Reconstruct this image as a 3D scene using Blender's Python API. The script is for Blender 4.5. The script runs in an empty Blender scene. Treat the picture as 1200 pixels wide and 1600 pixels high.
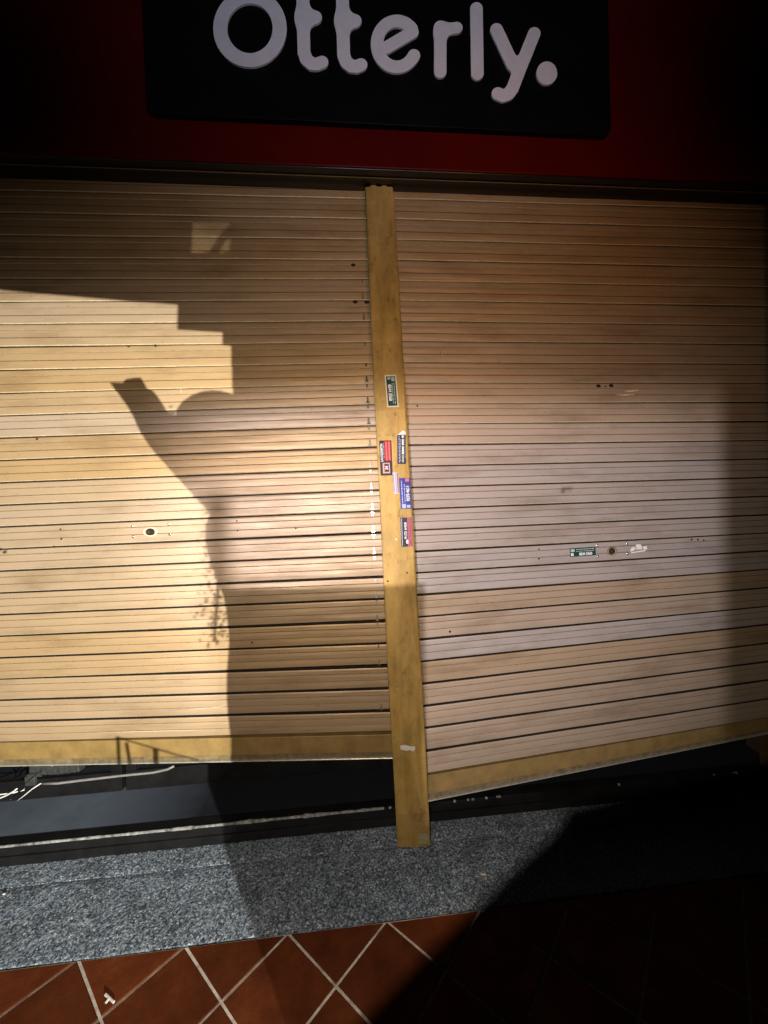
import bpy, bmesh, math, random
import numpy as np
from mathutils import Vector, Matrix
from mathutils.geometry import tessellate_polygon
random.seed(7)
C = bpy.context.scene.collection
scene = bpy.context.scene

# ------------------------------------------------------------------ camera
FPX, YAW, PITCH, ROLL, DIST, EYE = 618.1, .0868, -.0188, -.034, 1.8045, 1.5
def _basis():
    cy, sy, cp, sp = math.cos(YAW), math.sin(YAW), math.cos(PITCH), math.sin(PITCH)
    f = Vector((sy*cp, cy*cp, sp)); r0 = Vector((cy, -sy, 0)); u0 = r0.cross(f)
    cr, sr = math.cos(ROLL), math.sin(ROLL)
    return cr*r0+sr*u0, -sr*r0+cr*u0, f
CR, CU, CF = _basis()
CAM = Vector((0, -DIST, EYE))
cam = bpy.data.objects.new('camera', bpy.data.cameras.new('camera')); C.objects.link(cam)
cam.matrix_world = Matrix(((CR.x, CU.x, -CF.x, CAM.x), (CR.y, CU.y, -CF.y, CAM.y), (CR.z, CU.z, -CF.z, CAM.z), (0, 0, 0, 1)))
cam.data.sensor_fit = 'VERTICAL'; cam.data.sensor_height = 24; cam.data.lens = 24*FPX/1600
cam.data.clip_start = .05; cam.data.clip_end = 300
scene.camera = cam
# ------------------------------------------------------------------ night sky, faint moon, exposure
w = bpy.data.worlds.new('World'); scene.world = w; w.use_nodes = True
nt = w.node_tree; nt.nodes.clear()
sky = nt.nodes.new('ShaderNodeTexSky'); sky.sky_type = 'NISHITA'; sky.sun_disc = False
sky.sun_elevation = math.radians(35); sky.sun_rotation = math.radians(200)
bg = nt.nodes.new('ShaderNodeBackground'); bg.inputs['Strength'].default_value = .00025
out = nt.nodes.new('ShaderNodeOutputWorld')
nt.links.new(sky.outputs[0], bg.inputs[0]); nt.links.new(bg.outputs[0], out.inputs[0])
sl = bpy.data.lights.new('moon', 'SUN'); sl.energy = .004; sl.angle = math.radians(.5); sl.color = (.85, .9, 1)
so = bpy.data.objects.new('moon', sl); C.objects.link(so)
so.rotation_euler = (math.radians(55), 0, math.radians(-20))
# two post lamps behind the camera and the photographer's phone torch: position, aim, watts, colour, radius, cone, blend
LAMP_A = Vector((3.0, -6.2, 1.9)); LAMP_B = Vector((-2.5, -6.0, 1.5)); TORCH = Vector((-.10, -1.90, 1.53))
def spot(name, pos, aim, watts, col, rad, cone, blend):
    l = bpy.data.lights.new(name, 'SPOT'); l.energy = watts; l.color = col; l.shadow_soft_size = rad
    l.spot_size = math.radians(cone); l.spot_blend = blend
    o = bpy.data.objects.new(name, l); C.objects.link(o); o.location = pos
    o.rotation_euler = (Vector(aim)-pos).to_track_quat('-Z', 'Y').to_euler()
    return o
spot('lamp_light_a', LAMP_A, (-1.2, 0, 1.3), 6000, (1, .94, .78), .010, 30, 1)
spot('lamp_light_b', LAMP_B, (.6, 0, 1.38), 1650, (1, .91, .93), .02, 28, 1)
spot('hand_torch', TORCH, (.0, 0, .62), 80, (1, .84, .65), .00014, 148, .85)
spot('amber_fill_light', Vector((1.0, -2.38, 2.6)), (.6, 0, 2.15), 36, (1, .44, .16), .02, 84, 1)  # added amber fill for the upper slats and the right side
spot('sign_fill_light', Vector((.2, -2.45, 2.6)), (.25, 0, 4.0), 50, (.86, .89, 1), .02, 76, 1)  # added cool fill that brightens the lettering
scene.view_settings.view_transform = 'Standard'; scene.view_settings.look = 'None'
scene.view_settings.exposure = 0; scene.view_settings.gamma = 1
scene.view_settings.use_curve_mapping = False
scene.cycles.diffuse_bounces = 0; scene.cycles.max_bounces = 4

# ------------------------------------------------------------------ helpers
def at(px, py, y=0.0):            # where the line of sight through a spot of the photograph meets the plane y
    d = CR*((px-600)/FPX) - CU*((py-800)/FPX) + CF
    return CAM + d*((y+DIST)/d.y)
def atz(px, py, z):
    d = CR*((px-600)/FPX) - CU*((py-800)/FPX) + CF
    return CAM + d*((z-EYE)/d.z)
def tag(o, label=None, cat=None, group=None, kind=None):
    if label: o['label'] = label
    if cat: o['category'] = cat
    if group: o['group'] = group
    if kind: o['kind'] = kind
    return o
def empty(name, loc, label, cat, group=None):
    o = bpy.data.objects.new(name, None); o.location = loc; C.objects.link(o); o.empty_display_size = .1
    return tag(o, label, cat, group)
def link(name, me, mats, parent=None, smooth=False):
    o = bpy.data.objects.new(name, me)
    for m in (mats if isinstance(mats, (list, tuple)) else [mats]):
        me.materials.append(m)
    if smooth:
        for p in me.polygons: p.use_smooth = True
    C.objects.link(o)
    if parent:
        o.parent = parent
        o.matrix_parent_inverse = Matrix.Translation(-parent.location)
    return o
def mesh_from(name, bm, mats, parent=None, smooth=False, bevel=0):
    bmesh.ops.recalc_face_normals(bm, faces=bm.faces)
    me = bpy.data.meshes.new(name); bm.to_mesh(me); bm.free()
    o = link(name, me, mats, parent, smooth)
    if bevel:
        b = o.modifiers.new('bevel', 'BEVEL'); b.width = bevel; b.segments = 2; b.limit_method = 'ANGLE'
    return o
def box(bm, x0, x1, y0, y1, z0, z1, M=None, mi=0):
    vs = [bm.verts.new((x, y, z)) for x in (x0, x1) for y in (y0, y1) for z in (z0, z1)]
    if M is not None:
        for v in vs: v.co = M @ v.co
    for f in ((0, 1, 3, 2), (4, 6, 7, 5), (0, 4, 5, 1), (2, 3, 7, 6), (0, 2, 6, 4), (1, 5, 7, 3)):
        fc = bm.faces.new([vs[i] for i in f]); fc.material_index = mi
def cyl(bm, a, b, r0, r1=None, n=12, cap=True):
    r1 = r0 if r1 is None else r1
    a, b = Vector(a), Vector(b); d = (b-a).normalized()
    u = d.orthogonal().normalized(); v = d.cross(u)
    ra = [bm.verts.new(a+(u*math.cos(t)+v*math.sin(t))*r0) for t in [2*math.pi*i/n for i in range(n)]]
    rb = [bm.verts.new(b+(u*math.cos(t)+v*math.sin(t))*r1) for t in [2*math.pi*i/n for i in range(n)]]
    for i in range(n): bm.faces.new((ra[i], ra[(i+1) % n], rb[(i+1) % n], rb[i]))
    if cap: bm.faces.new(ra[::-1]); bm.faces.new(rb)
def tube(bm, pts, r, n=8):
    pts = [Vector(p) for p in pts]; rings = []
    for i, p in enumerate(pts):
        d = (pts[min(i+1, len(pts)-1)]-pts[max(i-1, 0)]).normalized()
        u = d.cross(Vector((0, .3, 1))).normalized(); v = d.cross(u)
        rings.append([bm.verts.new(p+(u*math.cos(2*math.pi*k/n)+v*math.sin(2*math.pi*k/n))*r) for k in range(n)])
    for a, b in zip(rings, rings[1:]):
        for k in range(n): bm.faces.new((a[k], a[(k+1) % n], b[(k+1) % n], b[k]))
    bm.faces.new(rings[0][::-1]); bm.faces.new(rings[-1])
def solid(bm, loops, off):        # polygon (first loop) with holes, given in 3-D, thickened by the vector off
    off = Vector(off); flat = [Vector(p) for l in loops for p in l]
    tris = tessellate_polygon([[Vector(p) for p in l] for l in loops])
    A = [bm.verts.new(p) for p in flat]; B = [bm.verts.new(p+off) for p in flat]
    for t in tris:
        bm.faces.new([A[i] for i in t]); bm.faces.new([B[i] for i in t][::-1])
    k = 0
    for l in loops:
        n = len(l)
        for i in range(n):
            a, b = k+i, k+(i+1) % n
            bm.faces.new((A[a], A[b], B[b], B[a]))
        k += n

# ------------------------------------------------------------------ materials
def nm(name):
    m = bpy.data.materials.new(name); m.use_nodes = True
    t = m.node_tree; return m, t, t.nodes['Principled BSDF']
def N(t, typ, **kw):
    n = t.nodes.new(typ)
    for k, v in kw.items(): setattr(n, k, v)
    return n
def coords(t, scale=(1, 1, 1), world=True):
    if world: src = N(t, 'ShaderNodeNewGeometry').outputs['Position']
    else: src = N(t, 'ShaderNodeTexCoord').outputs['Object']
    mp = N(t, 'ShaderNodeMapping'); mp.inputs['Scale'].default_value = scale
    t.links.new(src, mp.inputs[0]); return mp.outputs[0]
def noise(t, vec, scale, detail=4, rough=.6):
    n = N(t, 'ShaderNodeTexNoise'); n.inputs['Scale'].default_value = scale
    n.inputs['Detail'].default_value = detail; n.inputs['Roughness'].default_value = rough
    t.links.new(vec, n.inputs['Vector']); return n.outputs['Fac']
def ramp(t, fac, stops):
    r = N(t, 'ShaderNodeValToRGB'); e = r.color_ramp.elements
    while len(e) < len(stops): e.new(.5)
    for s, (p, c) in zip(e, stops):
        s.position = p; s.color = (*c, 1) if not isinstance(c, (int, float)) else (c, c, c, 1)
    t.links.new(fac, r.inputs[0]); return r.outputs[0]
def mix(t, a, b, fac, mode='MIX'):
    m = N(t, 'ShaderNodeMix', data_type='RGBA', blend_type=mode)
    for s, v in ((m.inputs[6], a), (m.inputs[7], b), (m.inputs[0], fac)):
        if isinstance(v, (int, float)): s.default_value = v if s == m.inputs[0] else (v, v, v, 1)
        elif isinstance(v, tuple): s.default_value = (*v, 1)
        else: t.links.new(v, s)
    return m.outputs[2]
def bump(t, b, h, strength, dist):
    n = N(t, 'ShaderNodeBump'); n.inputs['Strength'].default_value = strength; n.inputs['Distance'].default_value = dist
    t.links.new(h, n.inputs['Height']); t.links.new(n.outputs[0], b.inputs['Normal']); return n
def plain(name, col, rough=.6, metal=0, var=.25, scale=20, bmp=0):
    m, t, b = nm(name)
    n = noise(t, coords(t), scale)
    c = ramp(t, n, ((.3, tuple(v*(1-var) for v in col)), (.7, tuple(min(1, v*(1+var)) for v in col))))
    t.links.new(c, b.inputs['Base Color']); b.inputs['Roughness'].default_value = rough; b.inputs['Metallic'].default_value = metal
    if bmp: bump(t, b, noise(t, coords(t), scale*6), bmp, .002)
    return m

def slat_material():
    m, t, b = nm('shutter_metal')
    oi = N(t, 'ShaderNodeObjectInfo')
    sep = N(t, 'ShaderNodeSeparateColor'); t.links.new(oi.outputs['Color'], sep.inputs[0])
    gold, lilac = (.45, .30, .14), (.465, .425, .42)
    base = mix(t, gold, lilac, sep.outputs[0])
    streak = noise(t, coords(t, (.9, 1, 60)), 4, 5, .65)           # long streaks of wear along the slat
    base = mix(t, base, ramp(t, streak, ((.32, .94), (.5, 1.0), (.72, 1.04))), 1, 'MULTIPLY')
    blot = noise(t, coords(t, (1, 1, 3.5)), 2.6, 5, .6)
    base = mix(t, base, ramp(t, blot, ((.3, (.74, .70, .66)), (.5, (1, 1, 1)), (.7, (1.06, 1.05, 1.06)))), 1, 'MULTIPLY')
    grime = noise(t, coords(t, (1, 1, 1)), 38, 6, .7)
    base = mix(t, base, (.14, .09, .045), ramp(t, grime, ((.62, 0), (.80, .55))))
    scr = noise(t, coords(t, (2.2, 1, 160)), 3, 2, .5)              # pale hairline scratches
    base = mix(t, base, (.75, .66, .55), ramp(t, scr, ((.72, 0), (.80, .3))))
    t.links.new(base, b.inputs['Base Color'])
    b.inputs['Metallic'].default_value = .36
    r = noise(t, coords(t, (1, 1, 9)), 5, 4)
    t.links.new(ramp(t, r, ((.3, .44), (.7, .58))), b.inputs['Roughness'])
    h1 = noise(t, coords(t, (1.2, 1, 10)), 2.2, 2)                  # oil-canning of thin metal
    h2 = noise(t, coords(t, (1, 1, 2)), 260, 2)
    n1 = bump(t, b, h1, .4, .008)
    n2 = N(t, 'ShaderNodeBump'); n2.inputs['Strength'].default_value = .22; n2.inputs['Distance'].default_value = .001
    t.links.new(h2, n2.inputs['Height']); t.links.new(n1.outputs[0], n2.inputs['Normal']); t.links.new(n2.outputs[0], b.inputs['Normal'])
    return m
M_SLAT = slat_material()
M_RECESS = plain('recess_shade', (.018, .011, .007), .85, 0, .5, 60)  # near-black colour puts the depth shade of the gaps into the material
M_GROOVE = plain('groove_dark', (.24, .16, .085), .7, .2, .35, 80)  # darker colour for the slat grooves
def mullion_material():
    m, t, b = nm('mullion_paint')
    n = noise(t, coords(t, (3, 1, .5)), 9, 5, .65)
    c = ramp(t, n, ((.3, (.42, .27, .075)), (.5, (.51, .335, .105)), (.72, (.58, .40, .14))))
    g = noise(t, coords(t, (1, 1, .7)), 30, 6, .75)
    c = mix(t, c, (.10, .065, .025), ramp(t, g, ((.56, 0), (.76, .8))))
    g2 = noise(t, coords(t, (1, 1, .5)), 7, 5, .7)
    c = mix(t, c, ramp(t, g2, ((.35, .72), (.6, 1.08))), 1, 'MULTIPLY')
    s = noise(t, coords(t, (120, 1, 2)), 2, 3)
    c = mix(t, c, (.62, .5, .3), ramp(t, s, ((.66, 0), (.74, .5))))
    t.links.new(c, b.inputs['Base Color']); b.inputs['Metallic'].default_value = .2
    t.links.new(ramp(t, n, ((.3, .42), (.7, .6))), b.inputs['Roughness'])
    bump(t, b, noise(t, coords(t), 70, 4), .25, .001); return m
M_MULL = mullion_material()
M_BAR = plain('bottom_bar_paint', (.29, .195, .075), .5, .25, .22, 14, .2)
M_RUBBER = plain('rubber_seal', (.16, .12, .07), .6, 0, .4, 30)
M_EDGE = plain('worn_bright_metal', (.62, .60, .52), .35, .6, .2, 60)
M_RED = plain('red_cladding', (.080, .0015, .0011), .45, 0, .25, 1.8, .05)
M_BLACK = plain('black_paint', (.010, .010, .011), .32, 0, .4, 12, .15)
M_SIGN = plain('black_sign_face', (.0035, .0035, .004), .45, 0, .3, 4)
M_LETTER = plain('white_letter_acrylic', (.86, .84, .95), .5, 0, .05, 30)
M_GLASS = plain('dark_glass', (.006, .007, .009), .25, 0, .2, 4)
M_CABLE = plain('grey_plastic', (.22, .22, .23), .5, 0, .2, 30)
M_WIRE = plain('white_wire', (.75, .75, .78), .35, 0, .1, 30)
M_DARKMETAL = plain('dark_ribbed_metal', (.07, .075, .08), .45, .4, .3, 50)
M_CHROME = plain('rivet_steel', (.7, .68, .62), .25, .9, .1, 50)
M_PAPER = plain('torn_white_paper', (.72, .71, .72), .8, 0, .15, 150, .3)
M_CHIP = plain('pale_chip', (.55, .52, .48), .8, 0, .2, 80)
M_CONC = plain('concrete', (.28, .27, .26), .9, 0, .2, 8, .4)
M_DARKBODY = plain('dark_cloth', (.03, .03, .04), .9)
M_LEAF = plain('leaf_green', (.05, .09, .03), .6)

def granite():
    m, t, b = nm('flamed_granite')
    v = coords(t)
    n1 = noise(t, v, 125, 6, .78)
    n2 = noise(t, v, 260, 3, .7)
    n3 = noise(t, v, 7, 4, .6)
    c = ramp(t, n1, ((.38, (.025, .042, .070)), (.48, (.15, .20, .29)), (.56, (.40, .49, .61)), (.66, (.78, .87, .97))))
    c = mix(t, c, ramp(t, n2, ((.35, .55), (.55, 1.1), (.70, 1.8))), .8, 'MULTIPLY')
    c = mix(t, c, ramp(t, n3, ((.3, .62), (.65, 1.15))), 1, 'MULTIPLY')
    vo = N(t, 'ShaderNodeTexVoronoi'); vo.inputs['Scale'].default_value = 190; t.links.new(v, vo.inputs['Vector'])
    sp = N(t, 'ShaderNodeSeparateColor'); t.links.new(vo.outputs['Color'], sp.inputs[0])
    c = mix(t, c, (.85, .88, .92), ramp(t, sp.outputs[0], ((.93, 0), (.95, .75))))
    c = mix(t, c, (.02, .025, .035), ramp(t, sp.outputs[1], ((.80, 0), (.86, .75))))
    t.links.new(c, b.inputs['Base Color']); b.inputs['Roughness'].default_value = .5; b.inputs['Specular IOR Level'].default_value = .3
    h = mix(t, n1, n2, .45); bump(t, b, h, 1.0, .007); return m
M_GRAN = granite()
def terracotta():
    m, t, b = nm('terracotta_tile')
    oi = N(t, 'ShaderNodeObjectInfo')
    n = noise(t, coords(t), 9, 6, .65)
    c = ramp(t, n, ((.3, (.085, .021, .008)), (.55, (.145, .036, .012)), (.75, (.195, .056, .020))))
    c = mix(t, c, ramp(t, oi.outputs['Random'], ((0, .72), (1, 1.15))), 1, 'MULTIPLY')
    s = noise(t, coords(t), 120, 3)
    c = mix(t, c, (.06, .018, .008), ramp(t, s, ((.6, 0), (.75, .5))))
    t.links.new(c, b.inputs['Base Color']); t.links.new(ramp(t, n, ((.3, .6), (.7, .85))), b.inputs['Roughness']); b.inputs['Specular IOR Level'].default_value = .12
    bump(t, b, noise(t, coords(t), 45, 5), .35, .003); return m
M_TILE = terracotta()
M_GROUT = plain('grey_grout', (.60, .54, .49), .9, 0, .45, 22, .5)
def interior():
    m, t, b = nm('screed_lit_left')
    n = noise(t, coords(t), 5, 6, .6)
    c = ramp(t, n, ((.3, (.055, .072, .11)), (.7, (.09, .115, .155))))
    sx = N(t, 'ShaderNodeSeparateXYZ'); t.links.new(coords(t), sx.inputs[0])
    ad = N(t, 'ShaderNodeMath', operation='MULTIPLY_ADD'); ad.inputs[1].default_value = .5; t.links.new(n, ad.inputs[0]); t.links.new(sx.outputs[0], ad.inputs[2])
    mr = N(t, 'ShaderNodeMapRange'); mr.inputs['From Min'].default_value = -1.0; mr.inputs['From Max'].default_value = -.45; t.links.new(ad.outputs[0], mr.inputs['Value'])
    c = mix(t, mix(t, c, 1.5, 1, 'MULTIPLY'), (.009, .012, .022), mr.outputs[0])  # colour paler at the left, painting in the lit pool on the floor
    t.links.new(c, b.inputs['Base Color']); b.inputs['Roughness'].default_value = .7
    bump(t, b, noise(t, coords(t), 160, 3), .3, .001); return m
M_SCREED = interior()

M_RED.node_tree.nodes['Principled BSDF'].inputs['Specular IOR Level'].default_value = .12
M_SIGN.node_tree.nodes['Principled BSDF'].inputs['Specular IOR Level'].default_value = .15
# ------------------------------------------------------------------ ground
bm = bmesh.new(); box(bm, -40, 40, -60, -.41, -.06, -.0035)
tag(mesh_from('ground', bm, M_GROUT), kind='structure')
paving = bpy.data.objects.new('tiled_pavement', None); C.objects.link(paving); tag(paving, kind='structure')
YE, HD, X0 = -.4066, .1745, -.967      # back edge, half diagonal, first corner on that edge
def clip(poly, yc):                     # keep y <= yc
    o = []
    for i, a in enumerate(poly):
        b = poly[(i+1) % len(poly)]
        if a[1] <= yc: o.append(a)
        if (a[1] <= yc) != (b[1] <= yc):
            s = (yc-a[1])/(b[1]-a[1]); o.append((a[0]+(b[0]-a[0])*s, yc))
    return o
def inset_diamond(cx, cy, g, top):
    h = HD-g
    p = [(cx, cy-h), (cx+h, cy), (cx, cy+h), (cx-h, cy)]
    return clip(p, top)
tile_cache = {}
far_bm = bmesh.new()
for j in range(0, 34):
    cy = YE - HD*j
    for i in range(-18, 20):
        cx = X0 + HD*(2*i + (1 if j % 2 == 0 else 0))
        if abs(cx) > 5: continue
        g = .0062
        near = j < 7 and -2.1 < cx < 2.3
        p = inset_diamond(0, 0, g, -.006 if j == 0 else 9)
        if len(p) < 3: continue
        if near:
            key = (j == 0)
            if key not in tile_cache:
                bm = bmesh.new(); solid(bm, [[(x, y, -.007) for x, y in p]], (0, 0, .007))
                bmesh.ops.recalc_face_normals(bm, faces=bm.faces)
                bmesh.ops.bevel(bm, geom=[e for e in bm.edges if e.verts[0].co.z > -.001 and e.verts[1].co.z > -.001 and len(e.link_faces) == 2 and abs(e.calc_face_angle()) > .5], offset=.002, segments=1, affect='EDGES')
                me = bpy.data.meshes.new('tile'); bm.to_mesh(me); bm.free(); me.materials.append(M_TILE); tile_cache[key] = me
            o = bpy.data.objects.new('tile', tile_cache[key]); C.objects.link(o); o.parent = paving
            o.location = (cx, cy, random.uniform(-.0012, .0008)); o.rotation_euler = (random.uniform(-.004, .004), random.uniform(-.004, .004), random.uniform(-.006, .006))
        else:
            solid(far_bm, [[(x+cx, y+cy, -.006) for x, y in p]], (0, 0, .006))
o = mesh_from('tile_field', far_bm, M_TILE, paving); tag(o, kind='stuff')

# rough granite step in two strips
bm = bmesh.new()
def slab(x0, x1, y0, y1, z0, z1, nx, ny, amp):
    vs = {}
    for i in range(nx+1):
        for j in range(ny+1):
            x = x0+(x1-x0)*i/nx; y = y0+(y1-y0)*j/ny
            e = (.0035*math.sin(x*9.1)+random.uniform(-.0015, .0015)) if j == 0 and amp else 0
            vs[i, j] = bm.verts.new((x, y+e*.5, z1+random.uniform(-amp, amp)-(.003 if j in (0, ny) else 0)))
    for i in range(nx):
        for j in range(ny): bm.faces.new((vs[i, j], vs[i+1, j], vs[i+1, j+1], vs[i, j+1]))
    lo = [bm.verts.new((x0+(x1-x0)*i/nx, y0, z0)) for i in range(nx+1)]
    for i in range(nx): bm.faces.new((lo[i], lo[i+1], vs[i+1, 0], vs[i, 0]))
slab(-3.2, 3.4, YE+.001, -.104, -.05, .004, 300, 14, .0012)
g1 = mesh_from('granite_step', bm, M_GRAN); tag(g1, kind='structure')
bm = bmesh.new(); slab(-3.2, 3.4, -.100, 0.03, -.05, .006, 300, 6, .0012)
g2 = mesh_from('granite_threshold', bm, M_GRAN); tag(g2, kind='structure')
bm = bmesh.new(); box(bm, -3.2, 3.4, YE, .05, -.055, -.006)
tag(mesh_from('step_bed', bm, M_RECESS), kind='structure')

# black painted riser with its chipped rim, inside floor, shopfront glass
bm = bmesh.new()
box(bm, -3.2, 3.4, 0.0, .06, -.02, .046); box(bm, -3.2, 3.4, .005, .06, .046, .092)
sill = mesh_from('threshold_riser', bm, M_BLACK, bevel=.002); tag(sill, kind='structure')
bm = bmesh.new()
n = 420; prev = None
from mathutils import noise as mn
for i in range(n+1):
    x = -2.2+4.6*i/n
    k = mn.noise(Vector((x*7, 3, 0)))*.5+mn.noise(Vector((x*31, 5, 0)))*.35+mn.noise(Vector((x*90, 8, 0)))*.25
    fade = 1 if x < .1 else .08
    fade *= min(1, max(.25, (x+1.45)*2.2)); wd = .0025+max(0, k)*.020*fade; ht = (.0008+max(0, k)*.007)*fade+.0001
    a = bm.verts.new((x, .002-.001*fade, .088-.5*wd)); b_ = bm.verts.new((x, .0025, .0935+ht)); c_ = bm.verts.new((x, .008+wd, .0925+ht*.6)); d_ = bm.verts.new((x, .010+wd, .090))
    if prev and not (x > .12 and k < .20):
        for u, v in zip(range(3), range(1, 4)): bm.faces.new((prev[u], (a, b_, c_, d_)[u], (a, b_, c_, d_)[v], prev[v]))
    prev = (a, b_, c_, d_)
o = mesh_from('chipped_rim', bm, plain('chipped_cement', (.24, .25, .265), .9, 0, .8, 40, .6), sill, True)
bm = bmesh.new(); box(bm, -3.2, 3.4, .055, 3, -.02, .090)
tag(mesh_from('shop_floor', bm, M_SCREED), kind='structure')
bm = bmesh.new(); box(bm, -3.2, 3.4, 2.9, 3.0, .09, 3.9); box(bm, -3.3, -3.2, .06, 3, -.02, 3.9); box(bm, 3.4, 3.5, .06, 3, -.02, 3.9); box(bm, -3.2, 3.4, .13, 3, 3.9, 4)
tag(mesh_from('shop_interior_walls', bm, M_BLACK), kind='structure')
sf = empty('shopfront_glazing', (0, .3, .09), 'black framed shopfront glass standing in the dark behind the half open shutters', 'shopfront')
for x0, x1 in ((-3.1, -1.2), (-1.18, .1), (.12, 1.4), (1.42, 3.3)):
    bm = bmesh.new(); box(bm, x0+.05, x1-.05, .306, .314, .19, 2.85); mesh_from('pane', bm, M_GLASS, sf)
    bm = bmesh.new(); box(bm, x0, x1, .29, .33, .092, .19); box(bm, x0, x0+.05, .292, .328, .19, 2.85); box(bm, x1-.05, x1, .292, .328, .19, 2.85); box(bm, x0, x1, .29, .33, 2.85, 2.9)
    mesh_from('frame', bm, M_BLACK, sf, bevel=.002)

# ------------------------------------------------------------------ shutters
MZ = [(0, -.17), (.45, -.175), (.8, -.158), (1.2, -.142), (1.9, -.108), (2.2, -.055), (2.6, -.022), (3.0, 0)]
def mout(z):                            # how far the curtains bulge out at the mullion
    return float(np.interp(z, [a for a, _ in MZ], [b for _, b in MZ]))
def at_m(px, py):                       # sight line on to the bulged line at the mullion
    y = -.1
    for _ in range(12): p = at(px, py, y); y = mout(p.z)
    return p
PITCH_S = .0945
def slat_profile(p):
    # (depth outward, height below the top joint, material of the face that follows)
    P = [(-.016, 0, 1), (-.016, -.0035, 1), (-.004, -.0040, 1), (-.0008, -.0052, 0), (.0008, -.011, 0), (.0012, -.27*p, 3),
         (-.0022, -.275*p-.0008, 2), (.0006, -.275*p-.0034, 0), (.0014, -.44*p, 0), (.0010, -.605*p, 2), (-.0016, -.61*p-.0008, 2), (.0004, -.61*p-.0030, 0),
         (.0010, -.80*p, 0), (.0004, -p+.0052, 3), (-.0026, -p+.0022, 0), (-.016, -p+.0018, 1), (-.016, -p, 1)]
    return P
M_LIP = plain('lip_highlight', (.90, .70, .47), .35, .25, .2, 40)  # pale colour paints in the highlight on the slats' down-facing edges
NX = 24
def make_slat_mesh(name, p, seed):
    rnd = random.Random(seed); prof = slat_profile(p); bm = bmesh.new(); cols = []
    for i in range(NX+1):
        x = i/NX; wob = .0007*math.sin(x*11+seed*1.7)+.0005*math.sin(x*29+seed)
        e = .006*0
        cols.append([bm.verts.new((x, -(d+wob*(1 if d > -.01 else 0)), z)) for d, z, _ in prof])
    for a, b in zip(cols, cols[1:]):
        for k in range(len(prof)-1):
            f = bm.faces.new((a[k], b[k], b[k+1], a[k+1])); f.material_index = prof[k][2]
    for c in (cols[0], cols[-1]):
        bk = [bm.verts.new((c[0].co.x, .020, z)) for z in (c[0].co.z, c[-1].co.z)]
        bm.faces.new(c+[bk[1], bk[0]]).material_index = 1
    bmesh.ops.recalc_face_normals(bm, faces=bm.faces)
    me = bpy.data.meshes.new(name); bm.to_mesh(me); bm.free()
    for m in (M_SLAT, M_RECESS, M_GROOVE, M_LIP): me.materials.append(m)
    for pl in me.polygons: pl.use_smooth = False
    return me
SLAT_MESH = [make_slat_mesh('slat', PITCH_S, s) for s in range(6)]
def place_slat(root, P0, P1, zpitch, tint, k):
    """slat whose top joint runs from P0 (left) to P1 (right)"""
    o = bpy.data.objects.new('slat', SLAT_MESH[k % 6]); C.objects.link(o); o.parent = root
    o.matrix_parent_inverse = Matrix.Translation(-root.location)
    d = P1-P0; L = d.length
    yaw = math.atan2(d.y, d.x); tilt = -math.asin(d.z/L)
    tw = random.uniform(-.012, .012)
    o.rotation_mode = 'XYZ'
    o.location = P0; o.rotation_euler = (tw, tilt, yaw); o.scale = (L, 1, zpitch/PITCH_S)
    o.color = (tint, random.random(), 0, 1)
    return o
XL, XR = -2.25, 2.075
# left curtain: joint heights measured at the left of the photograph, and where the joint meets the mullion
L0 = [402, 435, 471, 506, 542, 578, 614, 649, 684, 719, 754, 789, 823, 857.5, 892, 926, 960, 993.5, 1027.5, 1060.5, 1094, 1127.5, 1159]
L1 = [405, 435, 468, 501, 533, 565.5, 598, 631, 664, 698, 731.5, 765, 797.5, 832.5, 866.5, 901.5, 935.5, 971, 1005, 1041.5, 1076, 1111, 1146]
XM0 = .14
def seam(px0, py0, px1, py1, left):
    if left:
        a = at(px0, py0, 0); b = at_m(px1, py1)
        b = Vector((b.x, b.y, b.z)); d = (b-a)
        # run the straight slat from the far guide to just behind the mullion
        s0 = (XL-a.x)/d.x; y0 = a.y+d.y*s0*0
        for _ in range(6):
            a = at(px0, py0, mlin(a.x, b.z, True)); d = b-a
        s0 = (XL-a.x)/d.x; s1 = (b.x+.03-a.x)/d.x
        return a+d*s0, a+d*s1
    b = at(px1, py1, 0); a = at_m(px0, py0)
    for _ in range(6):
        b = at(px1, py1, mlin(b.x, a.z, False)); d = b-a
    s0 = (a.x-.03-a.x)/d.x; s1 = (XR+.03-a.x)/d.x
    return a+d*s0, a+d*s1
def mlin(x, z, left):
    xm = .16 if left else .3
    s = (x-XL)/(xm-XL) if left else (XR-x)/(XR-xm)
    # most of the bulge is near the mullion end of the straight slats
    return mout(z)*max(0, min(1.1, s))
seamsL = []
for a, b in zip(L0, L1): seamsL.append(seam(2, a, 575+(b-400)*.045, b, True))
# continue upward
def extrap(seams, k):
    (a0, b0), (a1, b1) = seams[0], seams[4]
    out_ = []
    for i in range(k, 0, -1):
        A = seams[0][0]+(a0-a1)/4*i; B = seams[0][1]+(b0-b1)/4*i
        A.y = 0; B.y = mout(B.z)+.0
        out_.append((A, B))
    return out_
seamsL = extrap(seamsL, 5)+seamsL
tintL = [.1, .1, .1, .15, .1, .2, .45, .55, .35, .1, .05, .25, .75, .15, .05, .45, .65, .6, .6, .5, .45, .35, .15, .2, .35, .45, .35]
shL = empty('roller_shutter', (-1.0, 0, .45), 'gold beige roller shutter left of the post, bright lamp light on it, dark gap below', 'roller shutter', 'roller shutters closing the shopfront')
slatsL = []
for i in range(len(seamsL)-1):
    (a, b), (a2, b2) = seamsL[i], seamsL[i+1]
    slatsL.append(place_slat(shL, a, b, ((a.z-a2.z)+(b.z-b2.z))/2, .08+.55*tintL[i % len(tintL)], i))
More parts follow.
